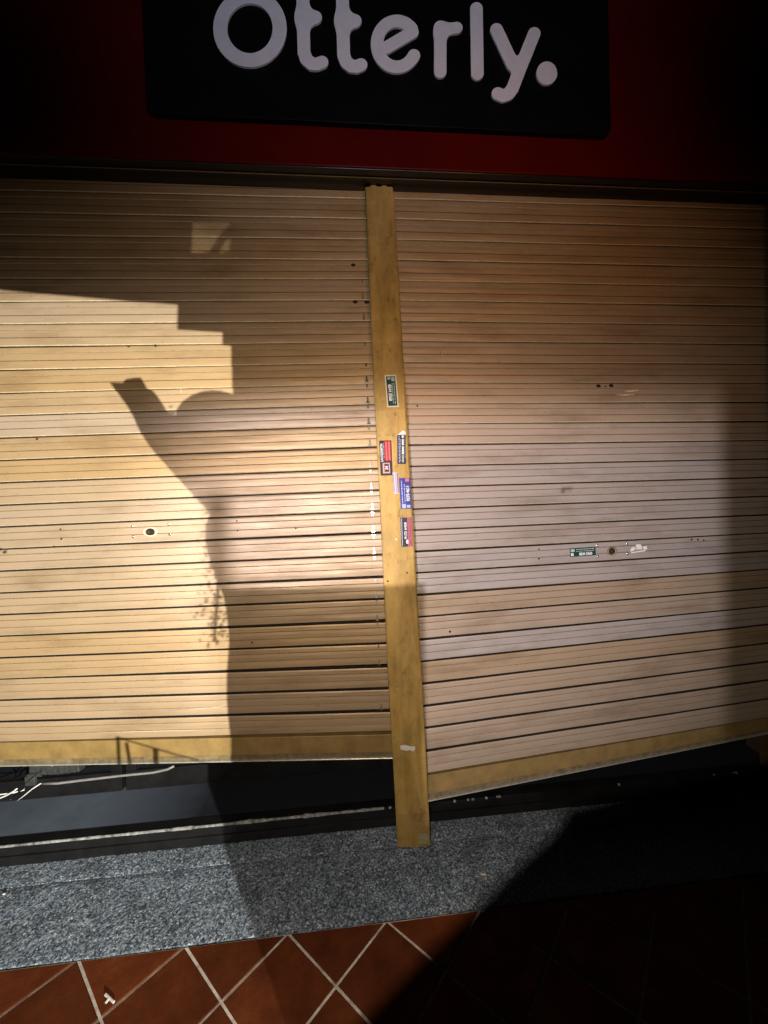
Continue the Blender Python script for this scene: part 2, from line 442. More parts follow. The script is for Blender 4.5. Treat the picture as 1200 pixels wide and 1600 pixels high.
R0 = [437, 468, 500.5, 532, 565, 597, 629, 661, 695, 728, 761, 795, 828, 862, 895, 930, 964, 1000, 1034, 1069, 1104, 1138, 1174, 1211]
R1 = [448.5, 478.5, 508.5, 538, 568.5, 598, 628.5, 658.5, 687.5, 716.5, 745.5, 775, 804, 832, 860.5, 889, 918, 947, 976, 1005, 1034, 1063, 1092, 1121]
seamsR = [seam(622+(a-400)*.05, a, 1198, b, False) for a, b in zip(R0, R1)]
seamsR = extrap(seamsR, 6)+seamsR
for s in seamsR[:6]: s[0].y = mout(s[0].z); s[1].y = 0
tintR = [.15, .15, .15, .15, .15, .2, .25, .35, .45, .5, .45, .4, .45, .6, .8, .95, .9, .95, .9, 1, 1.0, .45, .55, .95, .35, .45, .5, .5, .5]
shR = empty('roller_shutter', (1.2, 0, .25), 'dimmer pinkish beige roller shutter right of the post, green sticker on its lock slat', 'roller shutter', 'roller shutters closing the shopfront')
slatsR = []
for i in range(len(seamsR)-1):
    (a, b), (a2, b2) = seamsR[i], seamsR[i+1]
    slatsR.append(place_slat(shR, a, b, ((a.z-a2.z)+(b.z-b2.z))/2, tintR[i % len(tintR)], i+3))
def bottom_bar(root, top, bot, k):
    # box section between the last joint and the lower edge, a rubber seal and a bright worn lip
    (a, b), (c, d) = top, bot
    def sheet(bm, s0, s1, o0, o1, mi=0):
        q = []
        for (t0, t1) in ((a, c), (b, d)):
            for s, o in ((s0, o0), (s1, o1)):
                p = t0.lerp(t1, s); q.append(Vector((p.x, p.y-o, p.z)))
        vs = [bm.verts.new(v) for v in q]; vs2 = [bm.verts.new(v+Vector((0, .03, 0))) for v in q]
        for f in ((0, 2, 3, 1),): bm.faces.new([vs[i] for i in f]); bm.faces.new([vs2[i] for i in f][::-1])
        for f in ((0, 1), (1, 3), (3, 2), (2, 0)): bm.faces.new((vs[f[0]], vs[f[1]], vs2[f[1]], vs2[f[0]]))
    bm = bmesh.new(); sheet(bm, .03, .74, .003, .004); mesh_from('bottom_bar', bm, M_BAR, root, bevel=.0015)
    bm = bmesh.new(); sheet(bm, .745, .955, -.002, -.004); mesh_from('bottom_seal', bm, M_RUBBER, root)
    bm = bmesh.new(); sheet(bm, .958, 1.0, .008, .009); mesh_from('bottom_lip', bm, M_EDGE, root, bevel=.001)
botL = seam(2, 1196, 612, 1184, True); botR = seam(672, 1250, 1198, 1145.5, False)
bottom_bar(shL, seamsL[-1], botL, 0); bottom_bar(shR, seamsR[-1], botR, 1)
def on_curtain(px, py, left, lift=.0):
    seams = seamsL+[botL] if left else seamsR+[botR]
    y = -.05
    for _ in range(12):
        p = at(px, py, y)
        best = None
        for i in range(len(seams)-1):
            (a, b), (a2, b2) = seams[i], seams[i+1]
            s = (p.x-a.x)/(b.x-a.x); A = a.lerp(b, s); B = a2.lerp(b2, s)
            if B.z <= p.z <= A.z: best = (A.y+(B.y-A.y)*(A.z-p.z)/(A.z-B.z), i); break
        if not best: break
        y = best[0]
    return Vector((p.x, y-lift, p.z)), (best[1] if best else 0)
def child(o, par): o.parent = par; o.matrix_parent_inverse = par.matrix_world.inverted() if False else Matrix.Identity(4)

# end clips on the left curtain, lock holes, rivets, holes
bmk = None
for i in range(5, len(seamsL)-1):
    a, b = seamsL[i]; a2, b2 = seamsL[i+1]
    py = None
    d = (b-a).normalized(); base = b - d*(.030+.030)
    down = (b2-b)
    big = 10 <= i <= 21
    for s0, s1, w0, w1 in ((.06, .22, .007, .004), (.66, .95, .0035, .0075)):
        if not big and random.random() < .45: continue
        if random.random() < .12: continue
        bm = bmesh.new(); pts = []
        off = Vector((0, -.0026, 0)); k = random.uniform(.75, 1.1) if big else random.uniform(.35, .6)
        for s, w_ in ((s0, w0), ((s0+s1)/2, min(w0, w1)*.8), (s1, w1)):
            c = base+down*s+off; pts.append((c-d*w_*k, c+d*w_*k))
        loop = [p[0] for p in pts]+[p[1] for p in pts[::-1]]
        solid(bm, [loop], (0, .0022, 0))
        o = mesh_from('end_clip', bm, M_CHROME, shL)
def disc(name, p, r, mat, parent, thick=.002, n=14, sx=1):
    bm = bmesh.new(); cyl(bm, (p.x, p.y-thick, p.z), (p.x, p.y+.001, p.z), r*.8, r, n)
    if sx != 1:
        for v in bm.verts: v.co.x = p.x+(v.co.x-p.x)*sx
    return mesh_from(name, bm, mat, parent)
for px, py, left, sx in ((235, 831, True, 1.25), (956, 861, False, 1.15)):
    sh = shL if left else shR
    p, _ = on_curtain(px, py, left)
    bm = bmesh.new(); n = 24; R_ = .0205
    for k in range(n):
        t0, t1 = 2*math.pi*k/n, 2*math.pi*(k+1)/n
        q = []
        for r, off in ((R_*1.15, -.0012), (R_, -.0042), (R_*.86, -.0032)):
            for t in (t0, t1): q.append(Vector((p.x+math.cos(t)*r*sx, p.y+off, p.z+math.sin(t)*r*.86)))
        for u in (0, 2):
            bm.faces.new([bm.verts.new(q[m]) for m in (u, u+1, u+3, u+2)])
    mesh_from('lock_escutcheon', bm, M_LIP if left else M_GROOVE, sh)
    disc('lock_hole', Vector((p.x, p.y+.001, p.z)), R_*.78, plain('lock_void', (.012, .008, .006), .95), sh, .004, 20, sx*.98)
    disc('lock_barrel', Vector((p.x-.005, p.y+.001, p.z-.001)), .007, plain('lock_brass', (.05, .03, .02), .7, .3), sh, .0058, 12)
for px, py, left in ((208, 822, 1), (209, 838.5, 1), (264, 819, 1), (266, 835, 1), (932.5, 852, 0), (933.5, 869, 0), (979, 850, 0), (980, 865, 0)):
    p, _ = on_curtain(px, py, bool(left))
    bm = bmesh.new(); bmesh.ops.create_icosphere(bm, subdivisions=2, radius=.0066)
    for v in bm.verts: v.co = Vector((v.co.x, v.co.y*.8, v.co.z))+Vector((p.x, p.y-.001, p.z))
    mesh_from('rivet', bm, M_CHROME, shL if left else shR, True)
for px, py, left, r in ((95, 827, 1, .004), (96, 842, 1, .004), (370, 814, 1, .0035), (371, 829, 1, .0035), (462, 826, 1, .003), (394, 1004, 1, .0045), (58, 686, 1, .005), (552, 414, 1, .007), (555, 471.5, 1, .008),
                        (573, 472, 1, .008), (201, 541, 1, .005), (243, 540, 1, .006), (84, 854, 1, .004), (935, 603, 0, .0085), (955, 602.5, 0, .0085), (946, 604, 0, .004), (842, 858, 0, .004), (842, 873, 0, .004), (703, 987, 0, .005), (1080, 843, 0, .006), (1090, 843, 0, .006), (1099, 844, 0, .005), (652, 634, 0, .004)):
    p, _ = on_curtain(px, py, bool(left))
    disc('screw_hole', p, r, M_RECESS, shL if left else shR, .0026, 10, 1.5 if r > .0065 else 1)
# pale scratches as flakes of lost paint
for px0, py0, px1, py1, left, wd in ((960, 618, 992, 617, 0, .0035), (975, 612, 998, 610, 0, .006), (688, 540, 691, 560, 0, .002), (282, 604, 284, 618, 1, .0015), (290, 1108, 350, 1104, 1, .002), (130, 1145, 345, 1139, 1, .0018)):
    a, _ = on_curtain(px0, py0, bool(left)); b, _ = on_curtain(px1, py1, bool(left))
    bm = bmesh.new(); d = (b-a).normalized(); nrm = Vector((-d.z, 0, d.x))*wd
    pts = []; m_ = 10
    for k in range(m_+1): pts.append(a.lerp(b, k/m_)+nrm*(math.sin(math.pi*k/m_)**.5*random.uniform(.4, 1))+Vector((0, -.0022, 0)))
    for k in range(m_, -1, -1): pts.append(a.lerp(b, k/m_)-nrm*(math.sin(math.pi*k/m_)**.5*random.uniform(.4, 1))+Vector((0, -.0022, 0)))
    pts = pts[:-1]; bmesh_pts = pts
    solid(bm, [pts], (0, .0010, 0)); mesh_from('paint_scratch', bm, plain('scratched_metal', (.72, .58, .42), .5, .2), shL if left else shR)

# mullion post: measured edges of the cover strip, foot on the granite
mull = empty('mullion_post', (.22, -.13, 0), 'mustard gold metal post between the two shutters, carrying a row of small stickers', 'post')
def mface(z): return float(np.interp(z, [0, .2, .45, .8, 1.2, 1.9, 2.2, 2.6, 3.0], [-.135, -.185, -.200, -.186, -.172, -.138, -.085, -.052, -.03]))
def at_face(px, py):
    y = -.1
    for _ in range(12): p = at(px, py, y); y = mface(p.z)
    return p
edge = [(292, 570.5, 613.5), (300, 571.5, 616), (380, 574.5, 620), (500, 579.5, 626.5), (640, 586.5, 634.5), (780, 594, 643.5), (900, 599.5, 650), (1050, 606.5, 658.5), (1190, 614.5, 666), (1324, 621.5, 673)]
edge = [(y, float(np.interp(y, [e[0] for e in edge], [e[1] for e in edge])), float(np.interp(y, [e[0] for e in edge], [e[2] for e in edge]))) for y in np.linspace(292, 1324, 60)]
bm = bmesh.new(); rows = []
for py, l_, r_ in edge:
    A = at_face(l_, py); B = at_face(r_, py-(2 if py > 400 else 0))
    row = []
    for s, o in ((0, .032), (0, .003), (.05, 0), (.5, -.0012), (.95, 0), (1, .003), (1, .032)):
        p = A.lerp(B, s); row.append(bm.verts.new((p.x, p.y+o, p.z)))
    rows.append(row)
for a, b in zip(rows, rows[1:]):
    for k in range(len(a)-1): bm.faces.new((a[k], a[k+1], b[k+1], b[k]))
    bm.faces.new((a[-1], a[0], b[0], b[-1]))
bm.faces.new(rows[0]); bm.faces.new(rows[-1][::-1])
mesh_from('post_cover', bm, M_MULL, mull)
bm = bmesh.new()                              # bent bracket at its head
h0 = at_face(575, 297); h1 = at_face(612, 300); t0 = at_face(584, 288); t1 = at_face(600, 289)
solid(bm, [[h0, h1, at_face(606, 292), t1, at_face(592, 293), t0, at_face(579, 290)]], (0, .02, 0))
mesh_from('head_bracket', bm, M_MULL, mull)
for px, py in ((619, 842.5), (606, 908), (636, 895)):
    p = at_face(px, py); disc('screw_head', p, .006 if px == 619 else .004, M_EDGE if px == 619 else M_RECESS, mull, .002)
# guide rails
for x, lb in ((XL-.035, 'dark steel shutter guide rail at the far left end of the shopfront'), (XR+.03, 'dark steel shutter guide rail at the right end of the right shutter')):
    g = empty('guide_rail', (x, 0, 0), lb, 'guide rail')
    bm = bmesh.new(); s = 1 if x > 0 else -1
    box(bm, x-.035 if x > 0 else x-.04, x+.04 if x > 0 else x+.035, -.045, -.028, .0, 2.97); box(bm, x+.01*s, x+.04*s, -.028, .05, .0, 2.97); box(bm, x-.035, x+.04, .032, .048, .0, 2.97)
    mesh_from('channel', bm, plain('rail_paint', (.10, .06, .03), .5, .3), g, bevel=.002)
# walls each side of the shopfront
bm = bmesh.new(); box(bm, -14, -2.33, -.06, .2, -.05, 2.96); box(bm, 2.16, 14, -.06, .2, -.05, 2.96)
tag(mesh_from('facade_wall', bm, plain('dark_plaster', (.05, .03, .022), .8, 0, .3, 6, .3)), kind='structure')

# ------------------------------------------------------------------ fascia, sign
zf = at(600, 262.5, -.12).z
bm = bmesh.new(); box(bm, -14, 14, -.12, .12, zf, 6.5)
fas = mesh_from('red_fascia', bm, M_RED, bevel=.004); tag(fas, kind='structure')
hd = empty('shutter_head_channel', (0, -.08, zf), 'black steel channel above both shutters, under the red fascia', 'head channel')
zt = at(300, 274, -.07).z
bm = bmesh.new(); box(bm, -2.4, 2.2, -.116, .1, zf-.005, zf-.002); mesh_from('channel_top', bm, M_BLACK, hd, bevel=.002)
bm = bmesh.new(); box(bm, -2.4, 2.2, .055, .10, 2.86, zf-.0052); mesh_from('channel_back', bm, M_BLACK, hd)
# drip of torn sealant hanging on the fascia edge
bm = bmesh.new(); box(bm, -2.4, 2.2, -.078, -.064, zf-.0085, zf-.0052); mesh_from('channel_lip', bm, M_BLACK, hd, bevel=.001)
bm = bmesh.new(); box(bm, -2.4, 2.2, -.080, -.076, zf-.0105, zf-.0087); mesh_from('channel_bead', bm, M_BAR, hd)

YS = -.145
sign = empty('shop_sign', (.25, YS, 3.2), 'black rounded sign board with pale rounded lettering, fixed on the red fascia', 'sign')
bl = at(229, 180, YS); br = at(955, 208, YS); zb = (bl.z+br.z)/2; ztop = zb+.80; r = .035
loop = []
for cx, cz, a0 in ((bl.x+r, zb+r, 180), (br.x-r, zb+r, 270), (br.x-r, ztop-r, 0), (bl.x+r, ztop-r, 90)):
    for k in range(7):
        t = math.radians(a0+15*k); loop.append(Vector((cx+r*math.cos(t), YS, cz+r*math.sin(t))))
bm = bmesh.new(); solid(bm, [loop], (0, .024, 0)); mesh_from('sign_board', bm, M_SIGN, sign, bevel=.003)
# letters: strokes in a flat field, smoothly joined, cut out and thickened
def seg(p, a, b, r):
    pa = (p[0]-a[0], p[1]-a[1]); ba = (b[0]-a[0], b[1]-a[1])
    h = max(0, min(1, (pa[0]*ba[0]+pa[1]*ba[1])/max(1e-9, ba[0]**2+ba[1]**2)))
    return math.hypot(pa[0]-ba[0]*h, pa[1]-ba[1]*h)-r
def smin(a, b, k): h = max(k-abs(a-b), 0)/k; return min(a, b)-h*h*k*.25
def strokes(lines, k=6):
    def f(p):
        d = 1e9
        for pts, r in lines:
            dd = min(seg(p, a, b, r) for a, b in zip(pts, pts[1:]))
            d = smin(d, dd, k) if d < 1e8 else dd
        return d
    return f
def arc(cx, cy, rx, ry, a0, a1, n=20):
    return [(cx+rx*math.cos(math.radians(a0+(a1-a0)*i/n)), cy+ry*math.sin(math.radians(a0+(a1-a0)*i/n))) for i in range(n+1)]
def ring(cx, cy, rx, ry, r, tilt=0): return strokes([(arc(cx, cy, rx, ry, 0, 360, 40), r)])
letters = [
    ('letter_o', ring(390.5, 44, 46.5, 50, 11), (328, -25, 456, 112)),
    ('letter_t', strokes([([(473, -34), (473.5, 30), (475, 82), (479, 93), (487, 99.5), (495, 100), (503, 97)], 10), ([(474, 27), (493, 27)], 10)], 16), (455, -50, 522, 118)),
    ('letter_t', strokes([([(535, -30), (535.5, 34), (537, 86), (541, 97), (549, 103), (557, 104), (564, 101)], 10), ([(536, 32), (555, 32.5)], 10)], 16), (518, -46, 582, 122)),
    ('letter_e', strokes([(arc(620, 68.5, 31, 36, 30, 318, 30)+[(644.5, 50), (604, 74)], 9.8)], 4), (572, 15, 672, 122)),
    ('letter_r', strokes([([(688, 42), (688, 112)], 9.7), ([(690, 50), (700, 45), (714, 43)], 9)], 10), (672, 24, 730, 128)),
    ('letter_l', strokes([([(744.5, 13), (746, 115)], 9.8)]), (728, -2, 762, 130)),
    ('letter_y', strokes([([(776, 46), (801, 100)], 10), ([(835, 52), (813, 106), (801, 138), (794, 147), (786, 149.5), (778, 146)], 9.8)], 8), (760, 30, 852, 166)),
    ('full_stop', lambda p: (math.hypot((p[0]-854.5)/16.2, (p[1]-114.2)/18.2)-1)*17, (832, 92, 876, 136)),
]
YL = YS-.001
for nme, f, (x0, y0, x1, y1) in letters:
    st = 1.5; nx, ny = int((x1-x0)/st)+1, int((y1-y0)/st)+1
    D = [[f((x0+i*st, y0+j*st)) for j in range(ny+1)] for i in range(nx+1)]
    bm = bmesh.new(); cache = {}
    def V(x, y, o):
        k = (round(x*200), round(y*200), o)
        if k not in cache:
            p = at(x, y, YL-.007); cache[k] = bm.verts.new((p.x, YL-.007 if o == 0 else YL, p.z))
        return cache[k]
    for i in range(nx):
        for j in range(ny):
            c = [(i, j), (i+1, j), (i+1, j+1), (i, j+1)]
            v = [D[a][b] for a, b in c]
            if min(v) > 0: continue
            poly = []; cross = []
            for q in range(4):
                (a, b), (e, g) = c[q], c[(q+1) % 4]; va, vb = v[q], v[(q+1) % 4]
                if va <= 0: poly.append((x0+a*st, y0+b*st))
                if (va <= 0) != (vb <= 0):
                    s = va/(va-vb); s = min(.97, max(.03, s)); pt = (x0+(a+(e-a)*s)*st, y0+(b+(g-b)*s)*st); poly.append(pt); cross.append((pt, va <= 0))
            vs = []
            for pt in poly:
                vv = V(*pt, 0)
                if vv not in vs: vs.append(vv)
            if len(vs) >= 3:
                try: bm.faces.new(vs)
                except ValueError: pass
            if len(cross) == 2:
                q = [V(*cross[0][0], 0), V(*cross[1][0], 0), V(*cross[1][0], 1), V(*cross[0][0], 1)]
                if len(set(q)) == 4:
                    try: bm.faces.new(q)
                    except ValueError: pass
    mesh_from(nme, bm, M_LETTER, sign)

# ------------------------------------------------------------------ stickers
def text_mesh(s, size, loc, R, mat, parent, name='printed_text', sx=1.0, bold=0):
    cu = bpy.data.curves.new('txt', 'FONT'); cu.body = s; cu.size = size; cu.align_x = 'CENTER'; cu.align_y = 'CENTER'; cu.offset = bold; cu.resolution_u = 2
    tmp = bpy.data.objects.new('txt', cu); C.objects.link(tmp)
    dg = bpy.context.evaluated_depsgraph_get(); me = bpy.data.meshes.new_from_object(tmp.evaluated_get(dg))
    bpy.data.objects.remove(tmp); bpy.data.curves.remove(cu)
    Mx = Matrix.Translation(loc) @ R @ Matrix.Diagonal((sx, 1, 1, 1))
    me.transform(Mx); me.materials.clear()
    return link(name, me, mat, parent)
def flat(name, col, rough=.45): return plain(name, col, rough, 0, .08, 60)
INK_W = flat('ink_white', (.75, .78, .78)); INK_DIM = flat('ink_dim', (.38, .45, .44)); INK_BLUE = flat('ink_paleblue', (.42, .48, .85)); INK_ROSE = flat('ink_rose', (.75, .16, .19))
def sticker(quad, surf, mat, label, border=None, group='small stickers on the shutters and post'):
    """quad: four photo corners in reading order (start-top, end-top, end-bottom, start-bottom)."""
    P = [surf(*q) for q in quad]
    O = P[3]; ex = ((P[2]-P[3])+(P[1]-P[0]))/2; ey = ((P[0]-P[3])+(P[1]-P[2]))/2
    w_, h_ = ex.length, ey.length; X = ex.normalized(); Zn = X.cross(ey).normalized(); Y = Zn.cross(X)
    if Zn.y > 0: Zn = -Zn
    c = (P[0]+P[1]+P[2]+P[3])/4
    root = empty('sticker', c, label, 'sticker', group)
    R3 = Matrix(((X.x, Y.x, Zn.x, 0), (X.y, Y.y, Zn.y, 0), (X.z, Y.z, Zn.z, 0), (0, 0, 0, 1)))
    M = Matrix.Translation(c+Zn*.0012) @ R3
    def rect(name, x0, x1, y0, y1, m, lev):
        bm = bmesh.new(); box(bm, x0*w_-w_/2, x1*w_-w_/2, y0*h_-h_/2, y1*h_-h_/2, lev*.0003-.0006, lev*.0003+.0004, M)
        return mesh_from(name, bm, m, root)
    if border: rect('sticker_edge', -.045, 1.045, -.13, 1.13, border, 0)
    rect('sticker_face', 0, 1, 0, 1, mat, 1)
    def txt(s, x, y, size, m, sx=1.0, bold=0, name='printed_text'):
        return text_mesh(s, size*h_, M @ Vector((x*w_-w_/2, y*h_-h_/2, .0016)), R3, m, root, name, sx, bold*h_)
    return rect, txt
def dashes(rect, x0, x1, y, h, m, seed, name='fine_print'):
    rnd = random.Random(seed); x = x0
    while x < x1:
        l = rnd.uniform(.04, .11); rect(name, x, min(x1, x+l), y-h/2, y+h/2, m, 2); x += l+.022
M_GREEN = flat('sticker_green', (.010, .052, .045))
lift = lambda px, py: at_face(px, py)+Vector((0, -.0022, 0))
# green, reads downwards
rect, txt = sticker([(617, 588), (621, 634), (606.5, 635), (603, 589)], lift, M_GREEN, 'green sticker with cream border and white phone number, highest of those on the post', flat('sticker_cream', (.72, .66, .50)))
txt('8544 5560', .56, .30, .50, INK_W, .88, .02); dashes(rect, .24, .95, .80, .10, INK_DIM, 3); dashes(rect, .24, .95, .60, .08, INK_DIM, 4)
rect('logo', .03, .17, .56, .90, INK_DIM, 2); rect('phone_symbol', .03, .11, .14, .46, INK_DIM, 2)
# red and black, reads upwards
M_BLK = flat('sticker_black', (.012, .008, .016)); M_RD = flat('sticker_red', (.42, .012, .02))
rect, txt = sticker([(594.5, 743), (592.5, 689), (611, 688), (613.5, 743)], lift, M_BLK, 'black and red sticker with a round emblem, on the left side of the post')
rect('red_field', .41, .98, .06, .62, M_RD, 2)
txt('LOCKSMITH', .65, .83, .26, INK_W, 1.05, .012); dashes(rect, .50, .92, .66, .045, INK_BLUE, 8)
rect('red_line', .44, .96, .38, .50, INK_ROSE, 3); rect('red_line', .44, .96, .14, .26, INK_ROSE, 3)
# round-cornered emblem with the number 24
P = Matrix
def emblem(rect_, txt_):
    rect_('emblem', .06, .36, .20, .80, flat('emblem_pink', (.62, .38, .46)), 2); rect_('emblem_inner', .10, .33, .28, .66, flat('emblem_dark', (.10, .008, .012)), 3)
    txt_('24', .215, .47, .34, INK_W, .9, .015)
emblem(rect, txt)
# navy, with torn white paper above
rect, txt = sticker([(621, 725), (620.5, 680), (633.5, 679.5), (634, 725)], lift, flat('sticker_navy', (.010, .012, .045)), 'navy sticker with fine white print, torn white paper at its upper end')
rect('white_band', .05, .30, .24, .44, INK_DIM, 2); rect('white_band', .33, .60, .24, .44, INK_W, 2); rect('white_band', .64, .86, .24, .44, INK_W, 2); rect('white_mark', .90, .98, .22, .46, INK_W, 2)
dashes(rect, .05, .95, .78, .10, INK_BLUE, 5); dashes(rect, .08, .85, .60, .07, INK_DIM, 6); dashes(rect, .2, .85, .1, .05, INK_DIM, 7)
bm = bmesh.new(); solid(bm, [[lift(x, y)+Vector((0, -.0022, 0)) for x, y in ((620.5, 680), (625, 676), (630, 672.5), (633.5, 675), (633.8, 679.5))]], (0, .0012, 0))
tag(mesh_from('paper_scrap', bm, M_PAPER), 'torn white paper corner above the navy sticker on the post', 'paper scrap')
# faded striped
rect, txt = sticker([(615, 772), (613, 738.5), (621.5, 738), (623.5, 771)], lift, flat('sticker_faded', (.62, .56, .70)), 'faded white and lilac sticker with dark lines, squeezed left of the blue one')
rect('dark_line', .04, .98, .08, .22, flat('ink_violet', (.07, .05, .13)), 2); rect('dark_line', .05, .90, .82, .94, flat('ink_slate', (.15, .2, .32)), 2); dashes(rect, .05, .95, .45, .1, flat('ink_plum', (.35, .16, .35)), 12)
# blue, reads upwards
rect, txt = sticker([(626, 795), (623.5, 747.5), (640, 746.5), (643, 795)], lift, flat('sticker_blue', (.018, .035, .30)), 'bright blue sticker with a big pale phone number, on the right side of the post')
txt('9370 4611', .50, .25, .42, INK_W, .80, .018); dashes(rect, .18, .92, .80, .10, INK_BLUE, 9); dashes(rect, .22, .80, .56, .07, INK_BLUE, 10)
rect('pale_block', .02, .16, .50, .88, INK_BLUE, 2); rect('phone_symbol', .03, .12, .10, .42, INK_BLUE, 2); rect('logo', .88, .98, .10, .44, INK_ROSE, 2)
# pink and navy, reads upwards
rect, txt = sticker([(627, 854), (625.5, 809), (642.5, 808), (644.5, 854)], lift, flat('sticker_ink', (.012, .012, .035)), 'pink and navy sticker with a phone number, lowest of those on the post')
rect('pink_field', 0, 1, 0, .40, flat('sticker_pink', (.40, .10, .16)), 2); txt('9173 6428', .55, .57, .30, INK_W, 1.15, .012)
rect('white_line', .03, .97, .87, .93, INK_BLUE, 2); dashes(rect, .05, .95, .16, .08, INK_ROSE, 13); rect('logo', .10, .24, .36, .56, INK_W, 3)
# green on right shutter
cs = lambda px, py: on_curtain(px, py, False)[0]+Vector((0, -.0018, 0))
rect, txt = sticker([(889.5, 857), (929.5, 854), (930.5, 867.5), (890.5, 870)], cs, M_GREEN, 'green sticker with white phone number beside the lock hole of the right shutter')
txt('8544 5560', .60, .25, .46, INK_W, .86, .02); dashes(rect, .24, .95, .82, .10, INK_DIM, 3); dashes(rect, .24, .95, .60, .08, INK_DIM, 4)
rect('logo', .03, .18, .56, .90, INK_DIM, 2); rect('phone_symbol', .03, .13, .10, .42, INK_W, 2)
# torn sticker remains right of the lock
bm = bmesh.new()
for pts in (((984, 862), (986, 856), (990, 854), (993, 857), (989, 861)), ((993, 851), (1000, 850), (1003, 854), (1003, 858), (994, 858.5)), ((1004, 854), (1010, 853), (1011, 858), (1005, 858.5)), ((985, 863), (1008, 859), (1008, 861), (986, 864.5))):
    solid(bm, [[cs(*q) for q in pts]], (0, .001, 0))
tag(mesh_from('torn_sticker', bm, M_PAPER), 'torn remains of a white sticker right of the lock hole on the right shutter', 'sticker remains')
bm = bmesh.new(); solid(bm, [[lift(x, y) for x, y in ((625, 1165), (632, 1163.5), (640, 1165.5), (648, 1166), (649, 1169), (646, 1173.5), (640, 1171.5), (634, 1172.5), (626, 1170.5))]], (0, .001, 0))
tag(mesh_from('tape_scrap', bm, M_PAPER), 'white scrap of tape low on the front of the post', 'tape')
bm = bmesh.new(); solid(bm, [[lift(x, y) for x, y in ((654, 1303), (661, 1300), (670, 1303), (671.5, 1317), (655, 1318.5), (652, 1312))]], (0, .001, 0))
tag(mesh_from('glue_patch', bm, plain('glue_residue', (.42, .36, .22), .6, 0, .3, 120)), 'pale glue patch at the foot of the post', 'glue patch')

# ------------------------------------------------------------------ things in the gap and on the ground
pf = empty('floor_spring_box', at(84, 1210, .22), 'dark ribbed metal box behind the gap under the left shutter', 'metal box')
a = at(46, 1222, .22); b = at(123, 1198, .22)
bm = bmesh.new(); box(bm, a.x, b.x, .22, .27, a.z+.02, b.z+.05); mesh_from('casing', bm, M_DARKMETAL, pf, bevel=.003)
for k in range(7):
    x = a.x+.05+(b.x-a.x-.07)*k/6; bm = bmesh.new(); box(bm, x, x+.008, .214, .222, a.z+.024, b.z+.045); mesh_from('rib', bm, M_DARKMETAL, pf)
bm = bmesh.new(); q = at(46, 1205, .2); box(bm, a.x-.01, a.x+.035, .205, .222, a.z-.01, a.z+.045); mesh_from('latch', bm, M_DARKMETAL, pf, bevel=.002)
bm = bmesh.new(); tube(bm, [at(x, y, .12) for x, y in ((66, 1224.5), (90, 1224), (130, 1219), (190, 1212), (240, 1207), (262, 1202), (272, 1197))], .0055)
tag(mesh_from('grey_conduit', bm, M_CABLE, smooth=True), 'thin grey conduit sloping across the gap under the left shutter', 'conduit')
bm = bmesh.new(); tube(bm, [at(x, y, .05) for x, y in ((64, 1224), (50, 1233), (38, 1243), (27, 1251))], .0022)
tag(mesh_from('white_wire', bm, M_WIRE, smooth=True), 'short loose white wire end below the grey conduit', 'wire', 'loose white wires')
bm = bmesh.new(); tube(bm, [at(x, y, .04) for x, y in ((-30, 1243), (0, 1241.5), (20, 1239), (38, 1234))], .0026)
tag(mesh_from('white_wire', bm, M_WIRE, smooth=True), 'long white wire entering from the left edge of the photo, upper one', 'wire', 'loose white wires')
bm = bmesh.new(); tube(bm, [at(x, y, .03) for x, y in ((-30, 1256), (0, 1247), (10, 1243), (22, 1236), (27, 1232))], .003)
tag(mesh_from('white_wire', bm, M_WIRE, smooth=True), 'white wire entering from the left edge of the photo, lower one', 'wire', 'loose white wires')
bm = bmesh.new(); tube(bm, [at(x, y, .035) for x, y in ((14, 1234), (18, 1242), (16, 1250), (24, 1246), (30, 1236), (40, 1231))], .0035)
tag(mesh_from('black_tape_knot', bm, M_BLACK, smooth=True), 'black taped knot holding the white wires together', 'tape knot')
def blob(name, px, py, z, r, label, cat, mat, sq=(1, 1, .5), group=None, surf=None):
    p = atz(px, py, z) if surf is None else surf
    bm = bmesh.new(); bmesh.ops.create_icosphere(bm, subdivisions=2, radius=r)
    for v in bm.verts:
        k = 1+.45*mn.noise(v.co/r*1.3+Vector((px, py, 0))); v.co = Vector((v.co.x*sq[0]*k, v.co.y*sq[1]*k, v.co.z*sq[2]*k))+p
    return tag(mesh_from(name, bm, mat, smooth=True), label, cat, group)
blob('pebble', 755, 1366, .010, .011, 'pale curled chip lying on the granite step right of the post', 'chip', M_CHIP, (1.3, .5, .5))
blob('pebble', 683, 1303, .012, .005, 'tiny white crumb beside the foot of the post', 'crumb', M_PAPER, (.6, 1, 1))
blob('pebble', 948, 1270, .012, .005, 'tiny pale crumb on the dark granite under the right shutter', 'crumb', M_CHIP)
blob('pebble', 86, 1193, .0, .008, 'larger pale crumb resting on the bottom edge of the left shutter', 'crumb', M_CHIP, (1.2, .6, .7), surf=on_curtain(86, 1192, True, .012)[0])
blob('pebble', 95, 1191, .0, .006, 'smaller pale crumb resting on the bottom edge of the left shutter', 'crumb', M_CHIP, (1.4, .5, .5), surf=on_curtain(95, 1190.5, True, .012)[0])
blob('pebble', 6, 1397, .010, .007, 'small white chip on the granite at the left edge of the photo', 'chip', M_PAPER, (1, .5, .5))
for x, y, r_ in ((214, 1384, .004), (255, 1392, .003), (373, 1371, .004), (295, 1372, .003)):
    pass
bm = bmesh.new(); z = .006
for p, q in (((165, 1554), (178, 1566)), ((171, 1559), (165.5, 1567))):
    A, B = atz(*p, z), atz(*q, z); cyl(bm, A, B, .0042, .0036, 8)
tag(mesh_from('plastic_bit', bm, M_PAPER), 'white T shaped bit of plastic lying on a terracotta tile', 'plastic bit')
for p, q in (((107, 1312), (78, 1345)), ((149, 1333), (145, 1340))):
    pass

